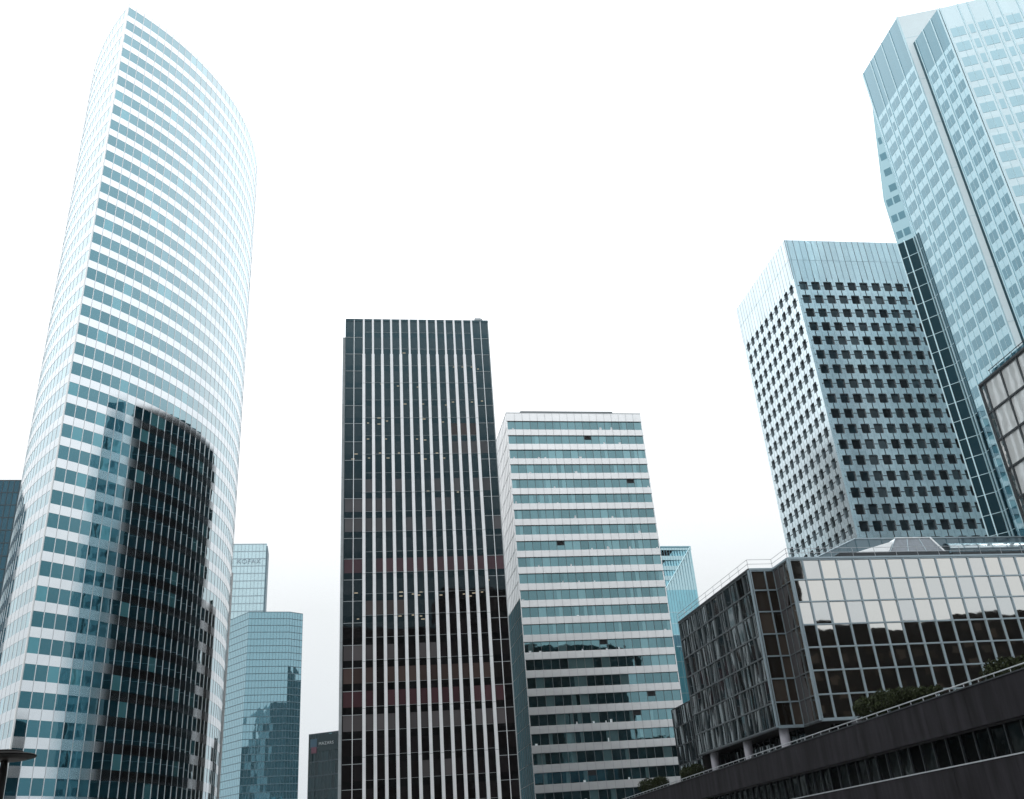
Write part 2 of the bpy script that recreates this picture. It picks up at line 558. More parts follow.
# ------------------------------------------------------------------ dark tower with white fins
def dark_tower():
    H, W, D = 95.0, 26.4, 54.0
    O = (-29.43, 147.65)
    A = 10.0
    F = Face(O, A)
    Lf = Face(F.xy(0, -D), A-90)      # left side, heading toward the camera
    Rf = Face(F.xy(W, 0), A+90)
    root = thing('dark_office_tower', 'dark brown glass office tower with thin white vertical fins, middle of the view', 'tower', (O[0], O[1], 0))
    mb = MB()
    mb.box(F, .15, W-.15, -D+.15, -.15, 0, H-.05, M['core'])
    mb.build('core', root)
    pit = 3.50
    # floors from the top; photo measured blind colours
    n = 27
    grey = {10: 'dk_grey', 11: 'dk_grey'}
    blinds = {}
    z = H
    bays = [0, 1.51, 3.25] + [3.25+1.665*(i+1) for i in range(12)] + [W-1.45, W]
    for k in range(n):
        zt = H-.25-k*pit
        zb = zt-pit
        mb = MB()
        ms = MB()
        for fc, wd in ((F, W), (Lf, D), (Rf, D)):
            us = bays if fc is F else [wd*i/28 for i in range(29)]
            for i, (a, b) in enumerate(zip(us[:-1], us[1:])):
                mat = M['dk_glass'] if fc is F else M['dk_left']
                rr = rnd.random()
                if fc is F:
                    key = BL.get(k)
                    if key:
                        for (f0, f1, nm, skip) in key:
                            if f0 <= i < f1 and rnd.random() > skip:
                                mat = M[nm]
                t = (rnd.random()-.5)*.012
                P = fc.p
                mb.poly([P(a, -.02+t, zb+1.15), P(b, -.02-t, zb+1.15), P(b, -.02-t, zt), P(a, -.02+t, zt)], mat, rr)
                ms.poly([P(a, -.015, zb), P(b, -.015, zb), P(b, -.015, zb+1.15), P(a, -.015, zb+1.15)], M['dk_span'] if fc is F else M['dk_left'])
            # thin lines at floor joints
            segs = [(0, 1.51), (1.51, 3.0), (W-3.0, W-1.45), (W-1.45, W)] if fc is F else [(0, wd)]
            for a, b in segs:
                ms.box(fc, a, b, -.06, .05, zb-.03, zb+.04, M['dk_line'])
            if fc is F:
                ms.box(fc, 3.25, W-3.0, -.06, .02, zb+1.13, zb+1.17, M['dk_line'])
        mb.build('ribbon_window', root)
        ms.build('spandrel', root)
    # fins
    for i, u in enumerate(bays[1:-1]):
        thin = i == 0 or i == len(bays)-3
        mb = MB()
        if thin:
            mb.box(F, u-.05, u+.05, -.05, .12, 0, H, M['dk_fin'])
        else:
            zc = H-7.4
            mb.box(F, u-.17, u+.17, -.05, .30, zc, H+.05, M['dk_fin'])
            mb.box(F, u-.25, u+.25, -.05, .42, 0, zc, M['dk_fin'])
            zj = zc-6
            while zj > 0:
                mb.box(F, u-.252, u+.252, .0, .423, zj-.04, zj+.03, M['dk_line'])
                zj -= 7
        mb.build('fin', root)
    mb = MB()
    mb.box(Lf, D-2.6, D-.9, -.05, .55, 0, H-3.2, M['dk_side'])
    for z in range(8, 90, 7):
        mb.box(Lf, D-2.61, D-.89, -.05, .555, z-.05, z+.05, M['dk_line'])
    mb.build('side_wall', root)
    mb = MB()
    mb.box(F, -.05, W+.05, -D-.05, .06, H-.25, H+.25, M['dk_span'])
    mb.box(Lf, D-.5, D+.02, -.1, .06, 0, H-.3, M['dk_span'])
    mb.box(Rf, -.02, .10, -.1, .06, 0, H-.3, M['dk_line'])
    mb.build('corner_trim', root)
    mb = MB()
    mb.box(F, W-2.4, W-.9, -1.6, -.5, H+.25, H+1.0, M['dk_side'])
    mb.box(F, W-2.3, W-1.2, -1.5, -.7, H+1.0, H+1.25, M['rail'])
    mb.build('roof_unit', root)
    # office lamps seen through the upper glass
    mb = MB()
    for (px, py) in LAMPS:
        # pixel of the photo to this facade
        d = f_+AX*((px-512)/FPX)-AU*((py-399.5)/FPX)
        nrm = Vector((math.sin(R(A)), -math.cos(R(A)), 0))
        t = nrm.dot(Vector((O[0], O[1], 0))-CAM)/nrm.dot(d)
        q = CAM+d*t
        u = (q.x-O[0])*math.cos(R(A))+(q.y-O[1])*math.sin(R(A))
        w = .16+rnd.random()*.14
        mb.box(F, u-w, u+w, -.02, .012, q.z-.055, q.z+.055, M['lamp'])
    mb.build('ceiling_light', root)


# blind colours per floor: (first bay, last bay, material, share left out)
BL = {6: [(11, 14, 'dk_brown', .3)], 7: [(11, 17, 'dk_grey', .05)], 8: [(0, 9, 'dk_span', .2)],
      9: [(0, 17, 'dk_grey', .75)], 10: [(0, 6, 'dk_grey', .1), (8, 12, 'dk_grey', .6)], 11: [(0, 9, 'dk_grey', .02), (15, 17, 'dk_grey', .3)],
      13: [(0, 17, 'dk_red', .06)], 15: [(2, 6, 'dk_brown', .3)], 17: [(0, 14, 'dk_grey', .6)], 18: [(0, 14, 'dk_brown', .12)],
      19: [(0, 15, 'dk_red', .05)], 20: [(0, 15, 'dk_grey', .1)], 22: [(7, 13, 'dk_grey', .4)], 21: [(3, 9, 'dk_brown', .8)]}
LAMPS = [(404, 353), (454, 367), (463, 367), (472, 367), (478, 369), (382, 384), (398, 386), (418, 387), (383, 399), (405, 404), (420, 399), (423, 404),
         (446, 405), (453, 402), (472, 402), (482, 401), (379, 418), (387, 421), (368, 423), (379, 424), (424, 419), (443, 422), (368, 439), (386, 439), (417, 439), (425, 440),
         (356, 454), (380, 453), (399, 453), (419, 453), (437, 453), (353, 459), (369, 458), (388, 458), (425, 459), (444, 458), (428, 491), (458, 492),
         (356, 593), (401, 592), (401, 596), (413, 594), (419, 595), (421, 592), (441, 595), (464, 594), (470, 596), (474, 593), (482, 592), (400, 616), (413, 615), (421, 616), (358, 619), (423, 619), (488, 580)]
dark_tower()


# ------------------------------------------------------------------ white tower with ribbon windows
def white_tower():
    H, W, D = 95.0, 31.8, 24.0
    O = (-1.62, 192.5)
    A = 11.3
    F = Face(O, A)
    Lf = Face(F.xy(0, -D), A-90)
    root = thing('ribbon_window_tower', 'white office tower with horizontal ribbon windows, right of the dark tower', 'tower', (O[0], O[1], 0))
    mb = MB()
    mb.box(F, .2, W-.2, -D+.2, -.35, 0, H-.1, M['core'])
    mb.build('core', root)
    pit = 3.555
    wt = 93.0
    nw = 18
    n = 27
    for k in range(n):
        zt = wt-k*pit
        zb = zt-2.08
        z1 = H if k == 0 else zt+pit-2.08
        mb = MB()
        mb.box(F, 0, W, -.34, .08, zt, z1, M['wh_panel'])
        for i in range(1, nw):
            u = .15+(W-.35)*i/nw
            mb.box(F, u-.03, u+.03, .06, .085, zt+.05, z1-.05, M['wh_joint'])
        mb.box(F, 0, W, .075, .13, zt-.04, zt+.06, M['wh_joint'])
        mb.build('spandrel', root)
        if zb < 1:
            break
        mb = MB()
        us = [.15+(W-.35)*i/nw for i in range(nw+1)]
        P = F.p
        for a, b in zip(us[:-1], us[1:]):
            t = (rnd.random()-.5)*.02
            r0 = rnd.random()
            d0 = -.10
            if rnd.random() < .30:      # part drawn curtain
                m = a+(b-a)*rnd.uniform(.35, .65)
                r1 = rnd.choice((.95, rnd.random()))
                mb.poly([P(a, d0, zb), P(m, d0, zb), P(m, d0, zt), P(a, d0, zt)], M['wh_glass'], r0)
                mb.poly([P(m, d0, zb), P(b, d0, zb), P(b, d0, zt), P(m, d0, zt)], M['wh_glass'], r1)
            else:
                mb.poly([P(a, d0+t, zb), P(b, d0-t, zb), P(b, d0-t, zt), P(a, d0+t, zt)], M['wh_glass'], r0)
            if rnd.random() < .10:      # things standing on the sill
                w = rnd.uniform(.2, .6)
                uu = rnd.uniform(a+.1, b-w)
                hh = rnd.uniform(.2, .7)
                mb.box(F, uu, uu+w, -.099, -.093, zb, zb+hh, M['letter'])
        for u in us[1:-1]:
            mb.box(F, u-.035, u+.035, -.12, -.02, zb, zt, M['wh_joint'])
        if rnd.random() < .25:
            i = rnd.randrange(nw-1)
            mb.box(F, us[i]+.1, us[i+1]-.1, -.12, -.05, zb+1.1, zt-.05, M['core'])
        mb.box(F, 0, .15, -.3, .07, zb, zt, M['wh_panel'])
        mb.box(F, W-.2, W, -.3, .07, zb, zt, M['wh_panel'])
        mb.build('ribbon_window', root)
    # left side: pale glass panels in a fine grid
    mb = MB()
    for k in range(n):
        zt = H-k*pit
        for i in range(12):
            a, b = D*i/12, D*(i+1)/12
            P = Lf.p
            hh = max(zt-pit, 0)
            mb.poly([P(a, .0, hh), P(b, .0, hh), P(b, .0, zt), P(a, .0, zt)], M['wh_side'] if zt < 54 else M['wh_panel'])
            mb.box(Lf, a-.03, a+.03, -.02, .03, hh, zt, M['wh_joint'])
        mb.box(Lf, 0, D, -.02, .03, zt-pit-.04, zt-pit+.04, M['wh_joint'])
    mb.build('side_wall', root)
    mb = MB()
    mb.box(F, 3.5, W-6.5, -6, -.6, H, H+.9, M['roof'])
    mb.box(F, -.03, W+.03, -D, .10, H, H+.18, M['dk_line'])
    mb.build('roof', root)


white_tower()


# ------------------------------------------------------------------ tower with rounded cross windows
def cross_tower():
    H = 122.0
    O = (62.7, 171.93)
    A = 10.0
    DL = 28.2
    WR = 30.0
    F = Face(O, A)
    AL = -78.5
    back = Face(O, AL).xy(-DL)
    Lf = Face(back, AL)
    root = thing('cross_window_tower', 'blue grey metal tower with a grid of rounded recessed windows and a blank crown', 'tower', (O[0], O[1], 0))
    mb = MB()
    c = [Lf.xy(.6, -.9), F.xy(.9, -.9), F.xy(WR, -.9), F.xy(WR, -DL), Lf.xy(.6, -WR*.8)]
    mb.prism([Lf.xy(.7, -.8), F.xy(.8, -.8), F.xy(WR, -.8), F.xy(WR, -DL)], 0, H-.2, M['core'], M['roof'])
    mb.build('core', root)
    pit = 3.406
    row0 = 110.0                    # centre of the top row
    rows = 30
    wins = []
    mp = MB()
    mj = MB()
    pw, ph, dep = .96, 1.06, .42

    def rrect(cu, cz, w, h, rad, seg=3):
        pts = []
        for qx, qz, a0 in ((1, 1, 0), (-1, 1, 90), (-1, -1, 180), (1, -1, 270)):
            for s in range(seg+1):
                a = R(a0+90*s/seg)
                pts.append((cu+qx*(w-rad)+rad*math.cos(a), cz+qz*(h-rad)+rad*math.sin(a)))
        return pts
    for fc, L0, cols, off, step in ((F, WR, 11, 1.95, 2.80), (Lf, DL, 10, 0, 2.70)):
        if fc is Lf:
            us = [DL-1.9-2.70*i for i in range(10)]
        else:
            us = [off+step*i for i in range(cols)]
        us = sorted(us)
        pw = .96 if fc is F else .80
        half = step/2
        u_min, u_max = us[0]-half, us[-1]+half
        zc_top = row0+pit/2
        P = fc.p
        # crown
        edges = [0]+[u_min+half*k for k in range(int(round((u_max-u_min)/half))+1)]+[L0]
        for a, b in zip(edges[:-1], edges[1:]):
            if b-a < .02:
                continue
            for z0, z1 in ((zc_top, zc_top+5.0), (zc_top+5.0, H)):
                mp.poly([P(a, 0, z0), P(b, 0, z0), P(b, 0, z1), P(a, 0, z1)], M['pt_panel'])
            mj.box(fc, a-.05, a+.05, -.02, .012, zc_top+.05, H-.05, M['pt_joint2'] if abs(((a-u_min)/half) % 2) < .5 else M['pt_joint'])
        mj.box(fc, .1, L0-.1, -.02, .010, zc_top+4.97, zc_top+5.03, M['pt_joint2'])
        # corner strips
        for k in range(rows):
            z1 = zc_top-k*pit
            z0 = z1-pit
            if z0 < 0:
                break
            for a, b in ((0, u_min), (u_max, L0)):
                if b-a > .05:
                    mp.poly([P(a, 0, z0), P(b, 0, z0), P(b, 0, z1), P(a, 0, z1)], M['pt_panel'])
                    mj.box(fc, a, b, -.02, .008, z0-.02, z0+.02, M['pt_joint2'])
            zc = (z0+z1)/2
            for cu in us:
                r1 = rnd.random()
                inn = rrect(cu, zc, pw, ph, .22)
                n = len(inn)
                out = []
                for (x, z) in inn:      # radial match on the cell border
                    dx, dz = x-cu, z-zc
                    s = min(half/abs(dx) if abs(dx) > 1e-6 else 1e9, (pit/2)/abs(dz) if abs(dz) > 1e-6 else 1e9)
                    out.append((cu+dx*s, zc+dz*s))
                # corners of the cell
                for i in range(n):
                    j = (i+1) % n
                    a, b = out[i], out[j]
                    quad = [P(inn[i][0], 0, inn[i][1]), P(a[0], 0, a[1])]
                    if abs(a[0]-b[0]) > 1e-4 and abs(a[1]-b[1]) > 1e-4:
                        cxn = cu+math.copysign(half, (a[0]-cu)+(b[0]-cu))
                        czn = zc+math.copysign(pit/2, (a[1]-zc)+(b[1]-zc))
                        quad.append(P(cxn, 0, czn))
                    quad += [P(b[0], 0, b[1]), P(inn[j][0], 0, inn[j][1])]
                    mp.poly(quad, M['pt_panel'], r1)
                    mp.poly([P(inn[i][0], 0, inn[i][1]), P(inn[j][0], 0, inn[j][1]), P(inn[j][0], -dep, inn[j][1]), P(inn[i][0], -dep, inn[i][1])], M['pt_panel'], r1)
                # seams
                mj.box(fc, cu-half, cu-pw-.02, -.02, .012, zc-.09, zc+.09, M['pt_joint'])
                mj.box(fc, cu+pw+.02, cu+half, -.02, .012, zc-.09, zc+.09, M['pt_joint'])
                mj.box(fc, cu-.10, cu+.10, -.02, .012, zc+ph+.02, z1+.35, M['pt_joint'])
                mj.box(fc, cu-.10, cu+.10, -.02, .012, z0+.36, zc-ph-.02, M['pt_joint'])
                mj.box(fc, cu-half-.03, cu-half+.03, -.02, .008, z0, z1, M['pt_joint2'])

                def mk(mb, P=P, inn=inn, r=rnd.random(), cu=cu, zc=zc, pw=pw):
                    t = (rnd.random()-.5)*.03
                    mb.poly([P(x, -dep+.02+(x-cu)*t, z) for x, z in inn], M['pt_glass'], r)
                    n = len(inn)
                    sm = [(cu+(x-cu)*.88, zc+(z-zc)*.89) for x, z in inn]
                    for i in range(n):
                        j = (i+1) % n
                        mb.poly([P(inn[i][0], -dep+.06, inn[i][1]), P(inn[j][0], -dep+.06, inn[j][1]), P(sm[j][0], -dep+.06, sm[j][1]), P(sm[i][0], -dep+.06, sm[i][1])], M['pt_joint'])
                wins.append(([P(cu-pw, 0, zc-ph), P(cu+pw, 0, zc-ph), P(cu+pw, 0, zc+ph), P(cu-pw, 0, zc+ph)], mk))
    mp.build('facade_panel', root)
    mj.build('panel_joint', root)
    scatter_parts(root, 'window', wins)


cross_tower()


# ------------------------------------------------------------------ blue glass tower, upper right
def blue_tower():
    A = (81.01, 152.9)
    AL = -80.5
    F1 = Face(A, AL)
    L1 = 15.42
    B = F1.xy(L1)
    H1, H2 = 150.0, 142.3
    C0 = (84.65, 137.9)
    F2 = Face(C0, -77.3)
    L2 = 8.8
    Dc = F2.xy(L2)
    F3 = Face(Dc, -12.0)
    W3 = 24.0
    root = thing('blue_glass_tower', 'pale blue glass tower in stepped blocks rising out of the top right corner', 'tower', (Dc[0], Dc[1], 0))
    mb = MB()
    far = F3.xy(W3)
    bk = (106, 186)
    mb.prism([F1.xy(.2, -.3), F1.xy(L1-.2, -.3), (B[0]+30, B[1]-4.5), bk], 0, H1-.2, M['rt_pale'], M['roof'])
    mb.prism([F2.xy(-1, -.3), F2.xy(L2-.2, -.3), F3.xy(W3-.2, -.3), (far[0]-3, far[1]+14)], 0, H2-.2, M['core'], M['roof'])
    mb.build('core', root)
    pit = 3.74
    wins = []
    mw = MB()

    def facade(fc, L, H, bays, first, crown, glassm, winm, wtop=1.1, whe=2.0, pale=False):
        P = fc.p
        u = first
        cells = []
        ribs = [first]
        i = 0
        while u < L-.3:
            kind, w = bays[i % len(bays)]
            w = min(w, L-u)
            cells.append((u, u+w, kind))
            u += w
            ribs.append(u)
            i += 1
        nrow = int((H-crown)/pit)+1
        for (a, b, kind) in cells:
            # crown panels, tall windows
            m_ = .42
            zc = H-crown
            hh = crown-(0 if kind == 'D' else 1.2)
            for q0, q1 in (((a, (a+b)/2), ((a+b)/2, b)) if b-a > 2.4 else ((a, b),)):
                mw.poly([P(q0, -.02, zc), P(q1, -.02, zc), P(q1, -.02, H), P(q0, -.02, H)], winm if not pale else glassm, rnd.random())
            for k in range(nrow):
                z1 = zc-k*pit
                z0 = z1-pit
                if z1 < 0:
                    break
                for q0, q1 in (((a, (a+b)/2), ((a+b)/2, b)) if b-a > 2.4 else ((a, b),)):
                    mw.poly([P(q0, -.02, z0), P(q1, -.02, z0), P(q1, -.02, z1), P(q0, -.02, z1)], glassm)
                sp = ((a+m_, (a+b)/2-.04), ((a+b)/2+.04, b-m_)) if kind == 'D' else ((a+m_, b-m_),)
                zz1 = z1-wtop
                zz0 = zz1-whe
                if zz0 < 0:
                    continue

                def mk(mb, sp=sp, z0=zz0, z1=zz1, rr=[rnd.random(), rnd.random()]):
                    for j, (q0, q1) in enumerate(sp):
                        mb.box(fc, q0, q1, -.06, .012, z0, z1, winm, rr[j])
                wins.append(([P(sp[0][0], 0, zz0), P(sp[-1][1], 0, zz0), P(sp[-1][1], 0, zz1), P(sp[0][0], 0, zz1)], mk))
        for u in ribs:
            mb = MB()
            mb.box(fc, u-.10, u+.10, -.05, .10, 0, H, M['rt_rib'])
            mb.build('rib', root)
        mid = [(a+b)/2 for a, b, k in cells if b-a > 2.4]
        for u in mid:
            mw.box(fc, u-.025, u+.025, -.03, .03, 0, H-crown, M['rt_rib'])
        return cells
    facade(F1, L1, H1, [('D', 3.3), ('S', 1.55), ('D', 3.3), ('D', 3.3), ('D', 3.3)], .5, 13.0, M['rt_glass'], M['rt_win'])
    facade(F2, L2, H2, [('D', 2.6)], 1.15, 9.0, M['rt_glass'], M['rt_win'])
    facade(F3, W3, H2, [('D', 3.2), ('S', 1.7)], .3, 5.0, M['rt_pale'], M['rt_glass'], wtop=.6, whe=2.2, pale=True)  # paler glass and windows: mirrored sky put into this face's colour
    # light return between the two blocks and the dark recess next to it
    Fr = Face(B, -9.5)
    mw.poly([Fr.p(0, 0, 0), Fr.p(14, 0, 0), Fr.p(14, 0, H1), Fr.p(0, 0, H1)], M['rt_panel'], .5)
    for z in range(12, 149, 11):
        mw.box(Fr, .05, 5, -.05, .02, z-.04, z+.04, M['rt_rib'])
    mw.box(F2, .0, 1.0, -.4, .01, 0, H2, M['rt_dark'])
    mw.poly([F1.p(0, -.01, 0), F1.p(.5, -.01, 0), F1.p(.5, -.01, H1), F1.p(0, -.01, H1)], M['rt_glass'], .5)
    mw.box(F2, L2-.2, L2+.05, -.1, .06, 0, H2+.1, M['rt_rib'])
    mw.box(F1, L1-.12, L1+.04, -.1, .05, 0, H1+.1, M['rt_rib'])
    mw.build('curtain_wall', root)
    scatter_parts(root, 'window', wins)
    # narrow angled side at the left with a slanting top
    d = f_+AX*((895-512)/FPX)-AU*((237-399.5)/FPX)
    az = math.atan2(d.y, d.x)
    h = R(140)
    # intersection of the sight line with the heading 140 deg line through A
    det = math.cos(h)*math.sin(az)-math.sin(h)*math.cos(az)
    t = (-A[0]*math.sin(az)+A[1]*math.cos(az))/det
    Ep = (A[0]+t*math.cos(h), A[1]+t*math.sin(h))
    Fw = Face(Ep, -40)
    mb = MB()
    zs = 106.9
    bx = (A[0]+4, A[1]+9)
    P = Fw.p
    nst = 11
    # upper pale part, row by row, under the sloping edge
    mb.prism([Ep, A, (A[0]+2, A[1]+4)], 0, [118.0, 141.0, 141.0], M['rt_glass'])
    for z in range(int(zs)+2, 118, 4):
        for (a, b) in ((.12, .46), (.54, .9)):
            mb.box(Fw, a*t, b*t, -.05, .015, z, z+1.7, M['rt_win'])
    z = 119
    while z < 138:
        fr = (z+1.7-118)/23.0
        if fr < .7:
            mb.box(Fw, max(fr+.08, .5)*t, .92*t, -.05, .015, z, z+1.7, M['rt_win'])
        z += 4
    mb.build('angled_bay', root)
    # dark glass sheets shaped as the cross window tower's reflection, with pale rails
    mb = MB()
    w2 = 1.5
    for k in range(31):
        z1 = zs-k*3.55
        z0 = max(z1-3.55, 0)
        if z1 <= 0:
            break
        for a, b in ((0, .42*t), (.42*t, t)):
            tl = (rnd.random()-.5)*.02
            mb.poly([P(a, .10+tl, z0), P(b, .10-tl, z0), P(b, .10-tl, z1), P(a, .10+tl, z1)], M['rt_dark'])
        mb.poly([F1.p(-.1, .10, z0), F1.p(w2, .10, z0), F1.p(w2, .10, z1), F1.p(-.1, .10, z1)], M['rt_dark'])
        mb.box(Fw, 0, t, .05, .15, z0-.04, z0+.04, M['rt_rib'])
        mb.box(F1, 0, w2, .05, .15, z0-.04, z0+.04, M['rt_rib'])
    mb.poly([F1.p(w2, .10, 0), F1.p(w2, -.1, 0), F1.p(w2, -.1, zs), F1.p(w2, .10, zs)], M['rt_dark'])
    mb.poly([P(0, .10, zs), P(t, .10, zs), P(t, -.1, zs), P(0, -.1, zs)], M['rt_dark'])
    sh = mb.build('reflection_sheet', root)
    for (fc, u) in ((Fw, .02), (Fw, .42*t), (F1, -.05), (F1, .75)):
        mb = MB()
        mb.box(fc, u-.09, u+.09, .0, .28, 0, zs+.2, M['rt_rib'])
        mb.build('rail', sh)


blue_tower()


# ------------------------------------------------------------------ mirror glass building, lower right
def mirror_building():
    H, ZS = 24.0, 10.9
    PL = (15.77, 100.47)
    c1 = (19.67, 81.78)
    c2 = (22.56, 79.26)
    AL = math.degrees(math.atan2(c1[1]-PL[1], c1[0]-PL[0]))
    AR = 12.2
    FL = Face(PL, AL)
    LL = math.hypot(c1[0]-PL[0], c1[1]-PL[1])
    FR = Face(c2, AR)
    WR = 44.0
    # step: short right facing piece from c1, then a left facing piece up to c2
    Fs = Face(c1, AR)
    # find where the line through c2 parallel to FL crosses Fs
    dx, dy = c2[0]-c1[0], c2[1]-c1[1]
    ca, sa = math.cos(R(AR)), math.sin(R(AR))
    cb, sb = math.cos(R(AL)), math.sin(R(AL))
    det = ca*(-sb)+cb*sa
    us = (dx*(-sb)+cb*dy)/det
    s1 = Fs.xy(us)
    Lt = math.hypot(c2[0]-s1[0], c2[1]-s1[1])
    Ft = Face(s1, AL)
    root = thing('mirror_glass_building', 'low mirrored glass building with a pale grid of frames standing on columns, lower right', 'building', (c2[0], c2[1], 0))
    far = FR.xy(WR)
    plan = [PL, c1, s1, c2, far, (far[0]-4, far[1]+18)]

    def inset(d):
        return [FL.xy(.0+d, -d), FL.xy(LL-d, -d), Fs.xy(us-d*.2, -d), FR.xy(d, -d), FR.xy(WR-d, -d), (far[0]-4, far[1]+18-d)]
    mb = MB()
    mb.prism(inset(.12), ZS, H-.12, M['fg_soffit'], M['roof'])
    mb.build('body', root)
    zr = [24.0, 22.25, 20.35, 18.42, 16.55, 14.68, 12.78, 10.9]
    panes = []
    fr = MB()

    def grid(fc, L, us_, mat, frame, fw, tilt, kind):
        P = fc.p
        for r in range(7):
            z1, z0 = zr[r], zr[r+1]
            for a, b in zip(us_[:-1], us_[1:]):
                t1 = (rnd.random()-.5)*2*tilt
                t2 = (rnd.random()-.5)*2*tilt

                def mk(mb, a=a, b=b, z0=z0, z1=z1, t1=t1, t2=t2, r=rnd.random()):
                    mb.poly([P(a, -.06-t1-t2, z0), P(b, -.06+t1-t2, z0), P(b, -.06+t1+t2, z1), P(a, -.06-t1+t2, z1)], mat, r)
                panes.append(([P(a, 0, z0), P(b, 0, z0), P(b, 0, z1), P(a, 0, z1)], mk))
        for u in us_:
            fr.box(fc, u-fw, u+fw, -.14, .05, ZS, H, frame)
        for z in zr:
            fr.box(fc, 0.0, L, -.14, .04, z-fw, z+fw, frame)
    colsR = [0, 1.3]+[1.3+1.60*(i+1) for i in range(26)]
    colsR = [u for u in colsR if u < WR-.2]+[WR]
    grid(FR, WR, colsR, M['fg_pane'], M['fg_frame'], .055, .006, 'r')
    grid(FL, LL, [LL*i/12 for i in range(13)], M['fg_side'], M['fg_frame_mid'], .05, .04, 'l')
    grid(Fs, us, [0, us*.62, us], M['fg_notch'], M['fg_frame'], .055, .01, 's')
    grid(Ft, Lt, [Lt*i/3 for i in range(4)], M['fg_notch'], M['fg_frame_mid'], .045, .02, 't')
    # heavier corner posts and lower edge
    for fc, u in ((Fs, .0), (FR, .0)):
        fr.box(fc, u-.14, u-.03, -.1, .09, ZS-.1, H+.05, M['fg_frame'])
        fr.box(fc, u+.06, u+.15, -.1, .09, ZS-.1, H+.05, M['fg_frame'])
    for fc, L in ((FR, WR), (FL, LL), (Fs, us), (Ft, Lt)):
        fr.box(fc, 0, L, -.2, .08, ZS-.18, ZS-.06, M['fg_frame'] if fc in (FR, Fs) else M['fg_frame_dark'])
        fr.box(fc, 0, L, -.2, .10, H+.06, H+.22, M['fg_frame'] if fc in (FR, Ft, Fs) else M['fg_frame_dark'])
    fr.build('curtain_frame', root)
    scatter_parts(root, 'glass_pane', panes)
    # set back ground floor and columns
    mb = MB()
    for k, (fc, L, nn) in enumerate(((FL, LL, 14), (FR, WR, 24))):
        P = fc.p
        for i in range(nn):
            a, b = L*i/nn, L*(i+1)/nn
            a, b = max(a, 2.2 if fc is FR else 0), b
            tl = (rnd.random()-.5)*.06
            mb.poly([P(a, -2.2+tl, 0), P(b, -2.2-tl, 0), P(b, -2.2-tl, ZS-.2), P(a, -2.2+tl, ZS-.2)], M['fg_side'])
            mb.box(fc, a-.05, a+.05, -2.25, -2.12, 0, ZS-.2, M['fg_frame_dark'])
    mb.build('ground_floor_glazing', root)
    for fc, u in ((FL, 2.2), (FL, 10.6), (Fs, .75), (FR, 3.4), (FR, 11), (FR, 19), (FR, 27)):
        mb = MB()
        c = fc.xy(u, -.75)
        mb.lathe((c[0], c[1]), [(.40, 0), (.40, ZS-.1)], M['column'], 24)
        mb.build('column', root)
    # roof edge railing
    mb = MB()
    path = [PL, c1, s1, c2, FR.xy(WR)]
    for a, b in zip(path[:-1], path[1:]):
        L = math.hypot(b[0]-a[0], b[1]-a[1])
        n = max(1, int(L/2.0))
        for i in range(n+1):
            x, y = a[0]+(b[0]-a[0])*i/n, a[1]+(b[1]-a[1])*i/n
            mb.tube((x, y+.1, H+.2), (x, y+.1, H+1.05), .02, M['rail'], 6)
        for zz in (.65, 1.05):
            mb.tube((a[0], a[1]+.1, H+zz), (b[0], b[1]+.1, H+zz), .022, M['rail'], 6)
    mb.build('railing', root)
    # glass screen and skylights on the roof
    mb = MB()
    P = FR.p
    n = 22
    u0, u1, zb, zt = 12.4, 44.0, H+.1, 28.75
    for i in range(n):
        a, b = u0+(u1-u0)*i/n, u0+(u1-u0)*(i+1)/n
        mb.box(FR, a+.03, b-.03, -9.05, -9.0, zb, zt, M['screen'])
        mb.box(FR, a-.03, a+.03, -9.1, -8.95, zb, zt, M['far2_line'])
    mb.poly([P(u0-6, -9.0, zb), P(u0, -9.0, zb), P(u0, -9.0, zt), P(u0-6, -9.0, 26.4)], M['screen'])
    mb.box(FR, u0, u1, -9.12, -8.93, zt, zt+.12, M['fg_frame'])
    mb.tube(P(u0-6, -9, 26.4), P(u0, -9, zt+.06), .06, M['fg_frame'], 6)
    for k in range(6):
        mb.tube(P(u0-6+k, -9, zb), P(u0-6+k, -9, 26.4+(zt-26.4)*k/6), .03, M['far2_line'], 6)
    mb.build('roof_screen', root)
    mb = MB()
    z0, z1 = 26.15, 27.82
    lo = [P(13.3, -5.2, z0), P(19.1, -5.2, z0), P(19.1, -7.4, z0), P(13.3, -7.4, z0)]
    hi = [P(14.8, -6.0, z1), P(18.5, -6.0, z1), P(18.5, -7.0, z1), P(14.8, -7.0, z1)]
    mats = [M['sky_dull'], M['sky_white'], M['sky_dull'], M['sky_white']]
    for i in range(4):
        j = (i+1) % 4
        mb.poly([lo[i], lo[j], hi[j], hi[i]], mats[i])
    mb.poly(hi, M['sky_white'])
    for k in range(4):
        f = k/3
        mb.tube(P(13.3+5.8*f, -5.18, z0+.02), P(14.8+3.7*f, -5.98, z1+.02), .035, M['fg_frame'], 6)
    mb.tube(P(14.7, -5.98, z1), P(18.6, -5.98, z1), .07, M['sky_white'], 6)
    mb.tube(P(19.1, -5.18, z0), P(18.5, -5.98, z1), .10, M['sky_white'], 6)
    lo2 = [P(9.6, -5.3, z0), P(13.2, -5.3, z0), P(13.2, -6.6, z0), P(9.6, -6.6, z0)]
    hi2 = [P(10.2, -5.4, 26.35), P(14.3, -5.7, 27.45), P(14.3, -6.5, 27.45), P(10.2, -6.5, 26.35)]
    for i in range(4):
        j = (i+1) % 4
        mb.poly([lo2[i], lo2[j], hi2[j], hi2[i]], M['sky_white'])
    mb.poly(hi2, M['sky_white'])
    mb.box(FR, 8.0, 19.4, -7.5, -5.0, H, z0, M['fg_frame_dark'])
    mb.build('skylight', root)
    # barrel skylight running to the right
    mb = MB()
    a, b = 19.6, 43.0
    n = 15
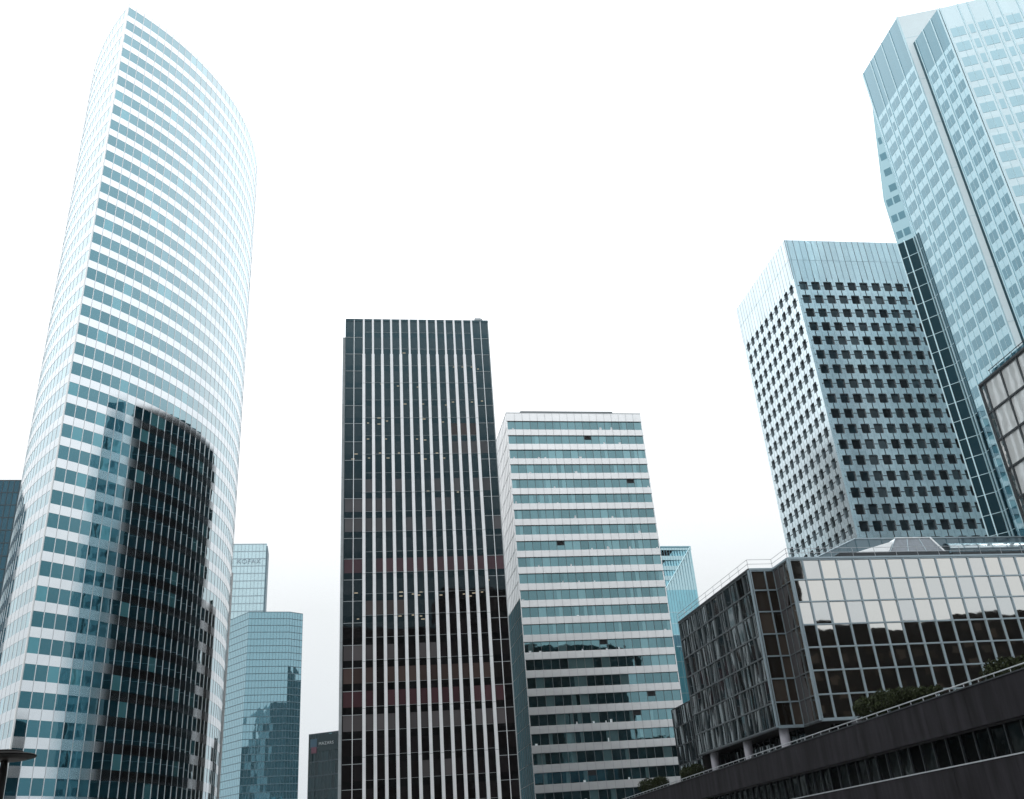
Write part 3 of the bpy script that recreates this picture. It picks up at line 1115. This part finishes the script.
    for i in range(n):
        q0, q1 = a+(b-a)*i/n, a+(b-a)*(i+1)/n
        for s in range(10):
            t0, t1 = math.pi*s/10-.3, math.pi*(s+1)/10-.3
            for rr, qa, qb, m in ((.62, q0, q1, M['sky_glass']), (.65, q0-.05, q0+.05, M['far2_line'])):
                d0, d1 = -5.6+rr*math.cos(t0), -5.6+rr*math.cos(t1)
                za, zb_ = 26.45+rr*math.sin(t0), 26.45+rr*math.sin(t1)
                mb.poly([P(qa, d0, za), P(qb, d0, za), P(qb, d1, zb_), P(qa, d1, zb_)], m, .5)
    mb.box(FR, a, b, -6.4, -4.8, H+.1, 26.0, M['fg_frame_dark'])
    mb.build('barrel_skylight', root)

    # lower annex at the far left, behind
    ax = (FL.xy(-7.2, -.4))
    Fa = Face(ax, AL)
    r2 = thing('glass_annex', 'lower dark glass annex at the left end of the mirrored building', 'building', (ax[0], ax[1], 0))
    mb = MB()
    mb.prism([Fa.xy(.1, -.1), Fa.xy(7.0, -.1), Fa.xy(7.0, -9), Fa.xy(.1, -9)], 0, 16.2, M['fg_soffit'], M['roof'])
    mb.build('body', r2)
    ms = MB()
    for Fq, L, nn in ((Fa, 7.0, 5), (Face(Fa.xy(0, -9), AL+90+180), 9, 5)):
        P2 = Fq.p
        for i in range(nn):
            for k in range(8):
                a, b = L*i/nn, L*(i+1)/nn
                z1 = 16.3-k*1.9
                t1 = (rnd.random()-.5)*.05
                ms.poly([P2(a, -t1, z1-1.9), P2(b, t1, z1-1.9), P2(b, t1, z1), P2(a, -t1, z1)], M['fg_side'])
                ms.box(Fq, a-.05, a+.05, -.1, .07, z1-1.9, z1, M['fg_frame_dark'])
        for k in range(9):
            ms.box(Fq, 0, L, -.1, .06, 16.3-k*1.9-.05, 16.3-k*1.9+.05, M['fg_frame_dark'])
    ms.build('curtain_wall', r2)
    return FR


FRm = mirror_building()


# ------------------------------------------------------------------ taller mirrored block at the right edge
def edge_block():
    H = 46.0
    O = (51.75, 94.3)
    A = -81.0
    F = Face(O, A)
    L = 8.5
    root = thing('mirror_glass_block', 'mirrored glass block with dark frames and a roof rail, cut by the right edge', 'building', (O[0], O[1], 0))
    Fb = Face(F.xy(L), 12)
    mb = MB()
    mb.prism([F.xy(.1, -.15), F.xy(L-.1, -.15), Fb.xy(20, -.15), F.xy(.1, -20)], 0, H-.1, M['fg_soffit'], M['roof'])
    mb.build('body', root)
    fr = MB()
    for fc, LL, w in ((F, L, 2.9), (Fb, 20, 2.9)):
        u = [0, .95]+[.95+w*(i+1) for i in range(8)]
        u = [q for q in u if q < LL-.3]+[LL]
        for r in range(7):
            z1 = H-r*3.3
            for a, b in zip(u[:-1], u[1:]):
                tl = .05 if (fc is F and a > 0) else .0
                t = (rnd.random()-.5)*.02
                mb = MB()
                mb.poly([fc.p(a, -.05+tl-t, z1-3.3), fc.p(b, -.05+tl+t, z1-3.3), fc.p(b, -.05-tl+t, z1), fc.p(a, -.05-tl-t, z1)], M['pale_pane'] if (fc is F and a > 0) else M['fg_pane'])
                mb.build('glass_pane', root)
            fr.box(fc, 0, LL, -.1, .06, z1-.10, z1+.10, M['fg_frame_dark'])
        for q in u:
            fr.box(fc, q-.10, q+.10, -.1, .07, H-23.1, H, M['fg_frame_dark'])
        fr.box(fc, 0, LL, -.2, .12, H, H+.25, M['fg_frame_dark'])
    fr.build('curtain_frame', root)
    mb = MB()
    for i in range(6):
        u = 1.7+1.35*i
        mb.tube(F.p(u, -.5, H+.2), F.p(u, -.5, H+1.2), .03, M['fg_frame_dark'], 6)
    mb.tube(F.p(1.5, -.5, H+1.2), F.p(L, -.5, H+1.2), .05, M['fg_frame_dark'], 6)
    mb.box(F, 2.0, L, -.52, -.48, H+.3, H+.95, M['rt_win'])
    mb.build('railing', root)


edge_block()


# ------------------------------------------------------------------ raised walkway
def walkway():
    O = (10.12, 120.64)
    E_ = (22.86, 45.78)
    A = math.degrees(math.atan2(E_[1]-O[1], E_[0]-O[0]))
    F = Face(O, A)
    u0, u1 = -40.0, 112.0
    root = thing('raised_walkway', 'dark concrete raised walkway with stained fascia, strip windows and a thin rail', 'walkway', (E_[0], E_[1], 0))
    zt, zb, c2, c3 = 8.5, 6.6, 5.0, 2.9
    w = 1.35
    n = int((u1-u0)/w)
    mb = MB()
    for i in range(n):
        a = u0+i*w
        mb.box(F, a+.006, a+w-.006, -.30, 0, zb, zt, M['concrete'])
    mb.box(F, u0, u1, -.28, -.02, zb+.02, zt-.02, M['core'])
    mb.box(F, u0, u1, -.55, .05, zt, zt+.06, M['fg_frame_dark'])
    mb.build('upper_fascia', root)
    mb = MB()
    for i in range(n):
        a = u0+i*w
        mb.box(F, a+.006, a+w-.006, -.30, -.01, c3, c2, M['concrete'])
    mb.box(F, u0, u1, -.28, -.03, c3+.02, c2-.02, M['core'])
    mb.build('lower_fascia', root)
    mb = MB()
    mb.box(F, u0, u1, -.34, .03, c2, c2+.06, M['coping'])
    mb.build('coping', root)
    mb = MB()
    for i in range(n):
        a = u0+i*w
        t = (rnd.random()-.5)*.08
        P = F.p
        mb.poly([P(a, -.9+t, c2), P(a+w, -.9-t, c2), P(a+w, -.9-t*.5, zb), P(a, -.9+t*.5, zb)], M['wk_glass'])
        mb.box(F, a-.04, a+.04, -.95, -.80, c2, zb, M['fg_frame_dark'])
    mb.build('strip_window', root)
    mb = MB()
    mb.box(F, u0, u1, -14, -.56, zb+.3, zt-.9, M['deck'])
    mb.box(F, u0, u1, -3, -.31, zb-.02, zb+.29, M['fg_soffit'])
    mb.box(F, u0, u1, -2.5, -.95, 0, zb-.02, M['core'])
    mb.box(F, u0, u1, -.9, -.31, c2-.3, c2-.02, M['fg_soffit'])
    mb.box(F, u0, u1, -1.2, -.6, 0, c3+.01, M['wk_glass'])
    mb.build('deck_slab', root)
    mb = MB()
    ur0 = F_u(F, 1030, 660)
    i = u0
    while i < u1:
        mb.tube(F.p(i, -.15, zt+.06), F.p(i, -.15, zt+.27), .022, M['rail'], 6)
        i += w
    mb.tube(F.p(u0, -.15, zt+.28), F.p(u1, -.15, zt+.28), .035, M['rail'], 8)
    mb.build('railing', root)
    return F


def F_u(F, px, py):
    return 0


Fw_ = walkway()


def shrub(label, pts, seed, group=None):
    """rounded clipped shrub: leaf faces spread through a few lobes"""
    r = random.Random(seed)
    b = pts[0]
    root = thing('shrub', label, 'shrub', (b[0], b[1], 7.6), group)
    st = MB()
    lf = MB()
    for (x, y, z, rx, rz) in pts:
        st.tube((x, y, 7.6), (x, y, z), .06, M['stem'], 6, .03)
        for k in range(5):
            a = r.uniform(0, 6.28)
            st.tube((x, y, z-.3*rz), (x+math.cos(a)*rx*.6, y+math.sin(a)*rx*.6, z+r.uniform(-.2, .6)*rz), .025, M['stem'], 5, .008)
        nl = int(2600*rx*rx)
        for k in range(nl):
            while True:
                p = Vector((r.uniform(-1, 1), r.uniform(-1, 1), r.uniform(-1, 1)))
                if .45 < p.length < 1:
                    break
            p *= (1+.18*math.sin(p.x*7+seed)*math.cos(p.y*6))
            c = Vector((x+p.x*rx, y+p.y*rx, z+p.z*rz))
            d = Vector((r.uniform(-1, 1), r.uniform(-1, 1), r.uniform(-.4, 1))).normalized()
            s = d.orthogonal().normalized()
            t = d.cross(s)
            h = r.uniform(.035, .075)
            lf.poly([c-s*h*1.5, c+t*h*.7, c+s*h*1.5, c-t*h*.7], M['leaf'], r.random())
    st.build('stem', root)
    lf.build('foliage', root)


def on_deck(px, py, back):
    """point above the walkway edge, a little behind it"""
    d = f_+AX*((px-512)/FPX)-AU*((py-399.5)/FPX)
    n = Vector((Fw_.s, -Fw_.c, 0))
    o = Vector((Fw_.o[0], Fw_.o[1], 0))-n*back
    t = n.dot(o-CAM)/n.dot(d)
    return CAM+d*t


def shrub_px(label, lobes, seed, back=1.2):
    pts = []
    for (px, py, rpx, rzpx) in lobes:
        q = on_deck(px, py, back)
        dep = (q-CAM).dot(f_)
        pts.append((q.x, q.y, q.z, rpx*dep/FPX, rzpx*dep/FPX))
    shrub(label, pts, seed, 'shrubs along the walkway')


shrub_px('dark low spreading shrub on the walkway below the pale window grid', [(868, 708, 14, 11), (886, 702, 16, 12), (905, 697, 18, 9), (922, 693, 12, 6), (935, 690, 8, 4)], 3)
shrub_px('dark rounded shrub on the walkway at the right edge', [(1003, 672, 20, 13), (1022, 668, 18, 11)], 5)
shrub_px('small round shrub at the far end of the walkway, before the white tower', [(648, 786, 9, 7), (660, 783, 9, 6)], 8)
shrub_px('small dark shrub on the walkway beneath the glass annex', [(688, 773, 8, 6), (697, 770, 8, 6)], 11)


# ------------------------------------------------------------------ far buildings
def gridded(root, fc, L, z0, z1, nu, nz, glassm, linem, lw=.12, lz=.15, name='curtain_wall', proud=.05):
    mb = MB()
    P = fc.p
    for i in range(nu):
        for k in range(nz):
            a, b = L*i/nu, L*(i+1)/nu
            za, zb = z0+(z1-z0)*k/nz, z0+(z1-z0)*(k+1)/nz
            t = (rnd.random()-.5)*.012
            mb.poly([P(a, t, za), P(b, -t, za), P(b, -t, zb), P(a, t, zb)], glassm)
    for i in range(nu+1):
        u = L*i/nu
        mb.box(fc, max(u-lw, 0), min(u+lw, L), -.1, proud, z0, z1, linem)
    for k in range(nz+1):
        z = z0+(z1-z0)*k/nz
        mb.box(fc, 0, L, -.1, proud+.01, z-lz, z+lz, linem)
    return mb.build(name, root)


def far_towers():
    # pale far tower
    S = (150-1.7)/(100-1.7)
    a = (-80.9*S, 283.5*S)
    A = 12.5
    W = 40.0
    F = Face((a[0]-W*math.cos(R(A)), a[1]-W*math.sin(R(A))), A)
    root = thing('pale_glass_tower', 'pale hazy glass tower with faded rooftop lettering, behind the faceted tower', 'tower', (F.o[0], F.o[1], 0))
    mb = MB()
    mb.box(F, .2, W-.2, -14, -.2, 0, 149.8, M['core'])
    mb.build('core', root)
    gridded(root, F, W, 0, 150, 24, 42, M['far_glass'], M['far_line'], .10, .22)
    mb = MB()
    mb.box(F, W-.3, W+.35, -13, .12, 0, 149, M['far2_line'])
    mb.build('corner_trim', root)
    text_mesh('sign', 'KOFAX', 3.0, F, W-13.4, .3, 140.6, M['letter2'], root)
    # faceted far tower
    p = [(-120.7, 373.0), (-109.1, 362.0), (-94.3, 366.8), (-90.2, 371.4)]
    root = thing('faceted_glass_tower', 'mid blue faceted mirror glass tower mirroring darker buildings low down', 'tower', (p[1][0], p[1][1], 0))
    mb = MB()
    mb.prism([(q[0]*1.002, q[1]*1.002) for q in p]+[(-99, 404), (-136, 398)], 0, 99.5, M['core'], M['roof'])
    mb.build('core', root)
    for i, (a, b) in enumerate(zip(p[:-1], p[1:])):
        L = math.hypot(b[0]-a[0], b[1]-a[1])
        fc = Face(a, math.degrees(math.atan2(b[1]-a[1], b[0]-a[0])))
        gridded(root, fc, L, 0, 100, max(4, int(L/1.15)), 38, M['far2_glass'], M['far2_line'], .05, .13)
    # black sign building
    S = 1.0
    a, b = (-63.8, 273.7), (-50.0, 269.5)
    A = math.degrees(math.atan2(b[1]-a[1], b[0]-a[0]))
    fc = Face(a, A)
    root = thing('black_glass_building', 'black glass office building with white rooftop letters, behind the dark tower', 'building', (a[0], a[1], 0))
    mb = MB()
    mb.box(fc, .1, 14.4, -20, -.1, 0, 39.9, M['core'])
    mb.build('core', root)
    gridded(root, fc, 14.4, 0, 40, 14, 11, M['mz_glass'], M['slab_line'], .05, .16)
    Lc = Face(fc.xy(0, -20), A-90)
    gridded(root, Lc, 20, 0, 40, 14, 11, M['mz_glass'], M['slab_line'], .05, .16)
    mb = MB()
    mb.box(fc, 3.0, 9.6, -.1, .12, 35.3, 39.6, M['mz_glass'], .3)
    mb.box(fc, .6, 2.6, .0, .14, 36.6, 38.7, M['emb_blue'])
    mb.box(fc, .9, 2.5, .0, .15, 35.0, 36.6, M['emb_pink'])
    mb.build('sign_panel', root)
    text_mesh('sign', 'MAZARS', 1.1, fc, 3.2, .2, 36.95, M['letter_dim'], root, .04)
    # dark slab at the left edge
    Fq = Face((-170, 210), 12.1)
    root = thing('dark_slab_tower', 'dark blue slab tower at the left edge, behind the curved tower', 'tower', (-170, 210, 0))
    mb = MB()
    mb.box(Fq, .2, 52, -16, -.2, 0, 99.6, M['core'])
    mb.build('core', root)
    gridded(root, Fq, 52, 0, 100, 40, 30, M['slab_glass'], M['slab_line'], .10, .12)
    # teal glass tower with a diagonal fold
    S = 1.0
    A = 14.0
    e = (58.6, 322.8)
    W = 24.0
    fc = Face((e[0]-W*math.cos(R(A)), e[1]-W*math.sin(R(A))), A)
    root = thing('teal_glass_tower', 'bright teal glass tower with a diagonal fold, behind the white tower', 'tower', (fc.o[0], fc.o[1], 0))
    P = fc.p
    mb = MB()
    mb.box(fc, .3, W-.3, -16, -.6, 0, 99.5, M['core'])
    mb.build('core', root)
    n = 26
    pit = 100/n
    mb = MB()
    zfold = 85.0
    ml = MB()
    for k in range(n):
        z1 = 100-k*pit
        z0 = z1-pit
        for i in range(12):
            a, b = W*i/12, W*(i+1)/12
            # fold line from upper right corner down to the left
            um = (a+b)/2
            zm = (z0+z1)/2
            line = 83.0+17.0*(um-(W-13.0))/13.0
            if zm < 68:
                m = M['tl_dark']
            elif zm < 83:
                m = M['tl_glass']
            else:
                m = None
            if m:
                mb.poly([P(a, 0, z0), P(b, 0, z0), P(b, 0, z1), P(a, 0, z1)], m)
        if z1 < 84:
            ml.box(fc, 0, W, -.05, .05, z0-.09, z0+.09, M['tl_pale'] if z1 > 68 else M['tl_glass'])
    # folded top: recessed lattice triangle and pale triangle
    uL = W-13.0
    mb.poly([P(uL, 0, 83), P(W, 0, 83), P(W, -.2, 100)], M['tl_pale'], .5)
    mb.poly([P(0, -.8, 83), P(uL, 0, 83), P(W, -.2, 100), P(0, -2.0, 100)], M['tl_glass'], .5)
    for k in range(5):
        z = 84.5+k*3.6
        ur = W-13*(100-z-1.5)/17.0
        ml.box(fc, 0, ur, -.4, .04, z, z+1.5, M['tl_pale'])
    for i in range(24):
        u = W*i/24
        ztop = 100
        ml.box(fc, u-.05, u+.05, -.3, .06, 62, 99.8, M['tl_line'])
    ml.tube(P(uL, .05, 83), P(W, .05, 100), .18, M['tl_pale'], 6)
    ml.box(fc, 0, W, -.4, .1, 99.7, 100.2, M['tl_line'])
    ml.box(fc, W-.2, W+.1, -.4, .1, 0, 100, M['tl_pale'])
    mb.build('curtain_wall', root)
    ml.build('mullion', root)
    sd = MB()
    Rf = Face(fc.xy(W), A+90)
    for k in range(n):
        z1 = 100-k*pit
        for i in range(8):
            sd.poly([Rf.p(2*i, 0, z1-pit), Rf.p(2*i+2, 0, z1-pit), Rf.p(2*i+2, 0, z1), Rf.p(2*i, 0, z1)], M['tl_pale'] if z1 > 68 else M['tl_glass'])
    sd.build('side_wall', root)
    # low sloping teal glass roof in front of it
    q = (44.0, 250.0)
    root = thing('sloped_glass_pavilion', 'narrow bright teal glass wedge with a sloping top beside the white tower', 'building', (q[0], q[1], 0))
    fc = Face((36.5, 246.0), 12)
    mb = MB()
    tops = [52, 44.5, 38, 38]
    pl = [fc.xy(0, 0), fc.xy(9, 0), fc.xy(9, -8), fc.xy(0, -8)]
    mb.prism(pl, 0, [51.5, 40.5, 40.5, 51.5], M['tl_glass'])
    mb.build('glass_body', root)
    mb = MB()
    for k in range(13):
        z = 3.9*k
        ue = 9 if z < 40.5 else max(.5, 9*(51.5-z)/11)
        mb.box(fc, 0, ue, -.05, .05, z-.1, z+.1, M['tl_pale'])
    for i in range(7):
        u = 1.5*i
        mb.box(fc, max(u-.07, 0), min(u+.07, 9), -.05, .06, 0, 51.3-u*11/9, M['tl_pale'])
    mb.build('mullion', root)


far_towers()


# ------------------------------------------------------------------ street lamp
def street_lamp():
    c = (-8.56, 15.75)
    root = thing('street_lamp', 'black street lamp with a flat round head, lower left corner', 'street lamp', (c[0], c[1], 0))
    zt = 3.93
    mb = MB()
    mb.lathe(c, [(.13, 0), (.13, .5), (.075, .6), (.062, zt-.25), (.05, zt-.05)], M['black'], 20)
    mb.build('pole', root)
    mb = MB()
    mb.lathe(c, [(.10, zt-.035), (.34, zt-.03), (.45, zt), (.46, zt+.02), (.44, zt+.035), (.26, zt+.04), (.255, zt+.085), (.245, zt+.095), (.05, zt+.10)], M['black'], 40)
    hd = mb.build('lamp_head', root)
    mb = MB()
    mb.lathe(c, [(.10, zt-.046), (.28, zt-.043), (.32, zt-.033)], M['diffuser'], 32)
    mb.build('diffuser', hd)


street_lamp()


# ------------------------------------------------------------------ unseen buildings for the reflections, some added only to darken the glass
def unseen_office_block(cx, cy, ang, w, d, h, label, steps):
    F = Face((cx-w/2*math.cos(R(ang)), cy-w/2*math.sin(R(ang))), ang)
    root = thing('unseen_office_block', label, 'building', (cx, cy, 0))
    mb = MB()
    for (a, b, hh) in steps:
        mb.box(F, a*w+.02, b*w-.02, -d, 0, 0, h*hh, M['env'])
    mb.build('wall', root)
    mb = MB()
    for (a, b, hh) in steps:
        z = 4.0
        while z < h*hh-3:
            u = a*w+1
            while u < b*w-2.2:
                mb.box(F, u, u+1.7, -.1, .03, z, z+1.5, M['env_win'])
                u += 3.0
            z += 3.6
    mb.build('window', root, kind='stuff')


unseen_office_block(101, 4.5, 192.2, 130, 24, 39.2, 'dark concrete office block standing to the right behind the viewpoint', [(0, .2, 1.0), (.2, .38, 1.012), (.38, .62, .99), (.62, .8, 1.008), (.8, 1, .985)])
unseen_office_block(92, -100, 180, 248, 30, 112, 'unseen tall dark slab added far behind the viewpoint to darken the reflections', [(0, .15, .55), (.15, .48, .98), (.48, .65, 1.04), (.65, .85, .88), (.85, 1, .8)])
unseen_office_block(22, 352, 90, 40, 24, 98, 'unseen dark block added behind the white ribbon window tower to darken a reflection', [(0, .6, 1.0), (.6, 1, .93)])
unseen_office_block(-120, 10, 250, 90, 26, 45, 'dark office block standing to the left of the viewpoint', [(0, .4, .9), (.4, .7, 1.1), (.7, 1, .8)])

# ------------------------------------------------------------------ ground
g = MB()
g.poly([(-1500, -1500, 0), (1500, -1500, 0), (1500, 1500, 0), (-1500, 1500, 0)], M['ground'])
go = g.build('ground')
go['kind'] = 'structure'

# ------------------------------------------------------------------ haze
HAZE = True
if HAZE:
    hb = MB()
    hb.prism([(-420, -260), (420, -260), (420, 620), (-420, 620)], -1, 190, M['core'])
    hz = hb.build('haze')
    hz['kind'] = 'stuff'
    m, nt, out = new_mat('haze')
    v = N(nt, 'ShaderNodeVolumePrincipled')
    v.inputs['Color'].default_value = (.93, .97, 1, 1)
    v.inputs['Density'].default_value = .00004
    v.inputs['Anisotropy'].default_value = .2
    nt.links.new(v.outputs[0], out.inputs['Volume'])
    hz.data.materials.clear()
    hz.data.materials.append(m)

# ------------------------------------------------------------------ world: overcast daylight
SUN_EL, SUN_AZ = R(48), R(200)     # azimuth of the sun measured from +X, counter clockwise
w = bpy.data.worlds.new('World')
scn.world = w
w.use_nodes = True
nt = w.node_tree
nt.nodes.clear()
out = nt.nodes.new('ShaderNodeOutputWorld')
bg = nt.nodes.new('ShaderNodeBackground')
bg.inputs['Strength'].default_value = .1
sky = nt.nodes.new('ShaderNodeTexSky')
sky.sky_type = 'NISHITA'
sky.sun_disc = False
sky.sun_elevation = SUN_EL
sky.sun_rotation = math.pi/2-SUN_AZ
sky.dust_density = 5
sky.air_density = 1
# cloud layer: brighter overhead, a little darker and cooler near the horizon
tc = nt.nodes.new('ShaderNodeTexCoord')
sp = nt.nodes.new('ShaderNodeSeparateXYZ')
nt.links.new(tc.outputs['Generated'], sp.inputs[0])
rp = nt.nodes.new('ShaderNodeValToRGB')
rp.color_ramp.elements[0].position = 0.0
rp.color_ramp.elements[0].color = (.74, .80, .85, 1)
rp.color_ramp.elements[1].position = 1.0
rp.color_ramp.elements[1].color = (2.15, 2.22, 2.28, 1)
e = rp.color_ramp.elements.new(.25)
e.color = (.95, .985, 1.0, 1)
e = rp.color_ramp.elements.new(.5)
e.color = (1.5, 1.54, 1.57, 1)
nt.links.new(sp.outputs['Z'], rp.inputs[0])
nz = nt.nodes.new('ShaderNodeTexNoise')
nz.inputs['Scale'].default_value = 2.2
nz.inputs['Detail'].default_value = 4
nt.links.new(tc.outputs['Generated'], nz.inputs['Vector'])
mr = nt.nodes.new('ShaderNodeMapRange')
mr.inputs['To Min'].default_value = 9.2
mr.inputs['To Max'].default_value = 10.6
nt.links.new(nz.outputs['Fac'], mr.inputs['Value'])
sc = nt.nodes.new('ShaderNodeVectorMath')
sc.operation = 'SCALE'
nt.links.new(rp.outputs['Color'], sc.inputs[0])
nt.links.new(mr.outputs[0], sc.inputs['Scale'])
mx = nt.nodes.new('ShaderNodeMix')
mx.data_type = 'RGBA'
mx.inputs[0].default_value = .93
nt.links.new(sky.outputs[0], mx.inputs[6])
nt.links.new(sc.outputs[0], mx.inputs[7])
nt.links.new(mx.outputs[2], bg.inputs['Color'])
nt.links.new(bg.outputs[0], out.inputs['Surface'])

sl = bpy.data.lights.new('sun', 'SUN')
sl.energy = .8
sl.angle = R(14)
sl.color = (1, .97, .92)
so = bpy.data.objects.new('sun', sl)
col.objects.link(so)
sd = Vector((math.cos(SUN_EL)*math.cos(SUN_AZ), math.cos(SUN_EL)*math.sin(SUN_AZ), math.sin(SUN_EL)))
so.rotation_euler = sd.to_track_quat('Z', 'Y').to_euler()
so.location = (0, 0, 300)

scn.view_settings.view_transform = 'Standard'
scn.view_settings.look = 'None'
scn.view_settings.exposure = 0
scn.view_settings.gamma = 1
scn.render.engine = 'CYCLES'
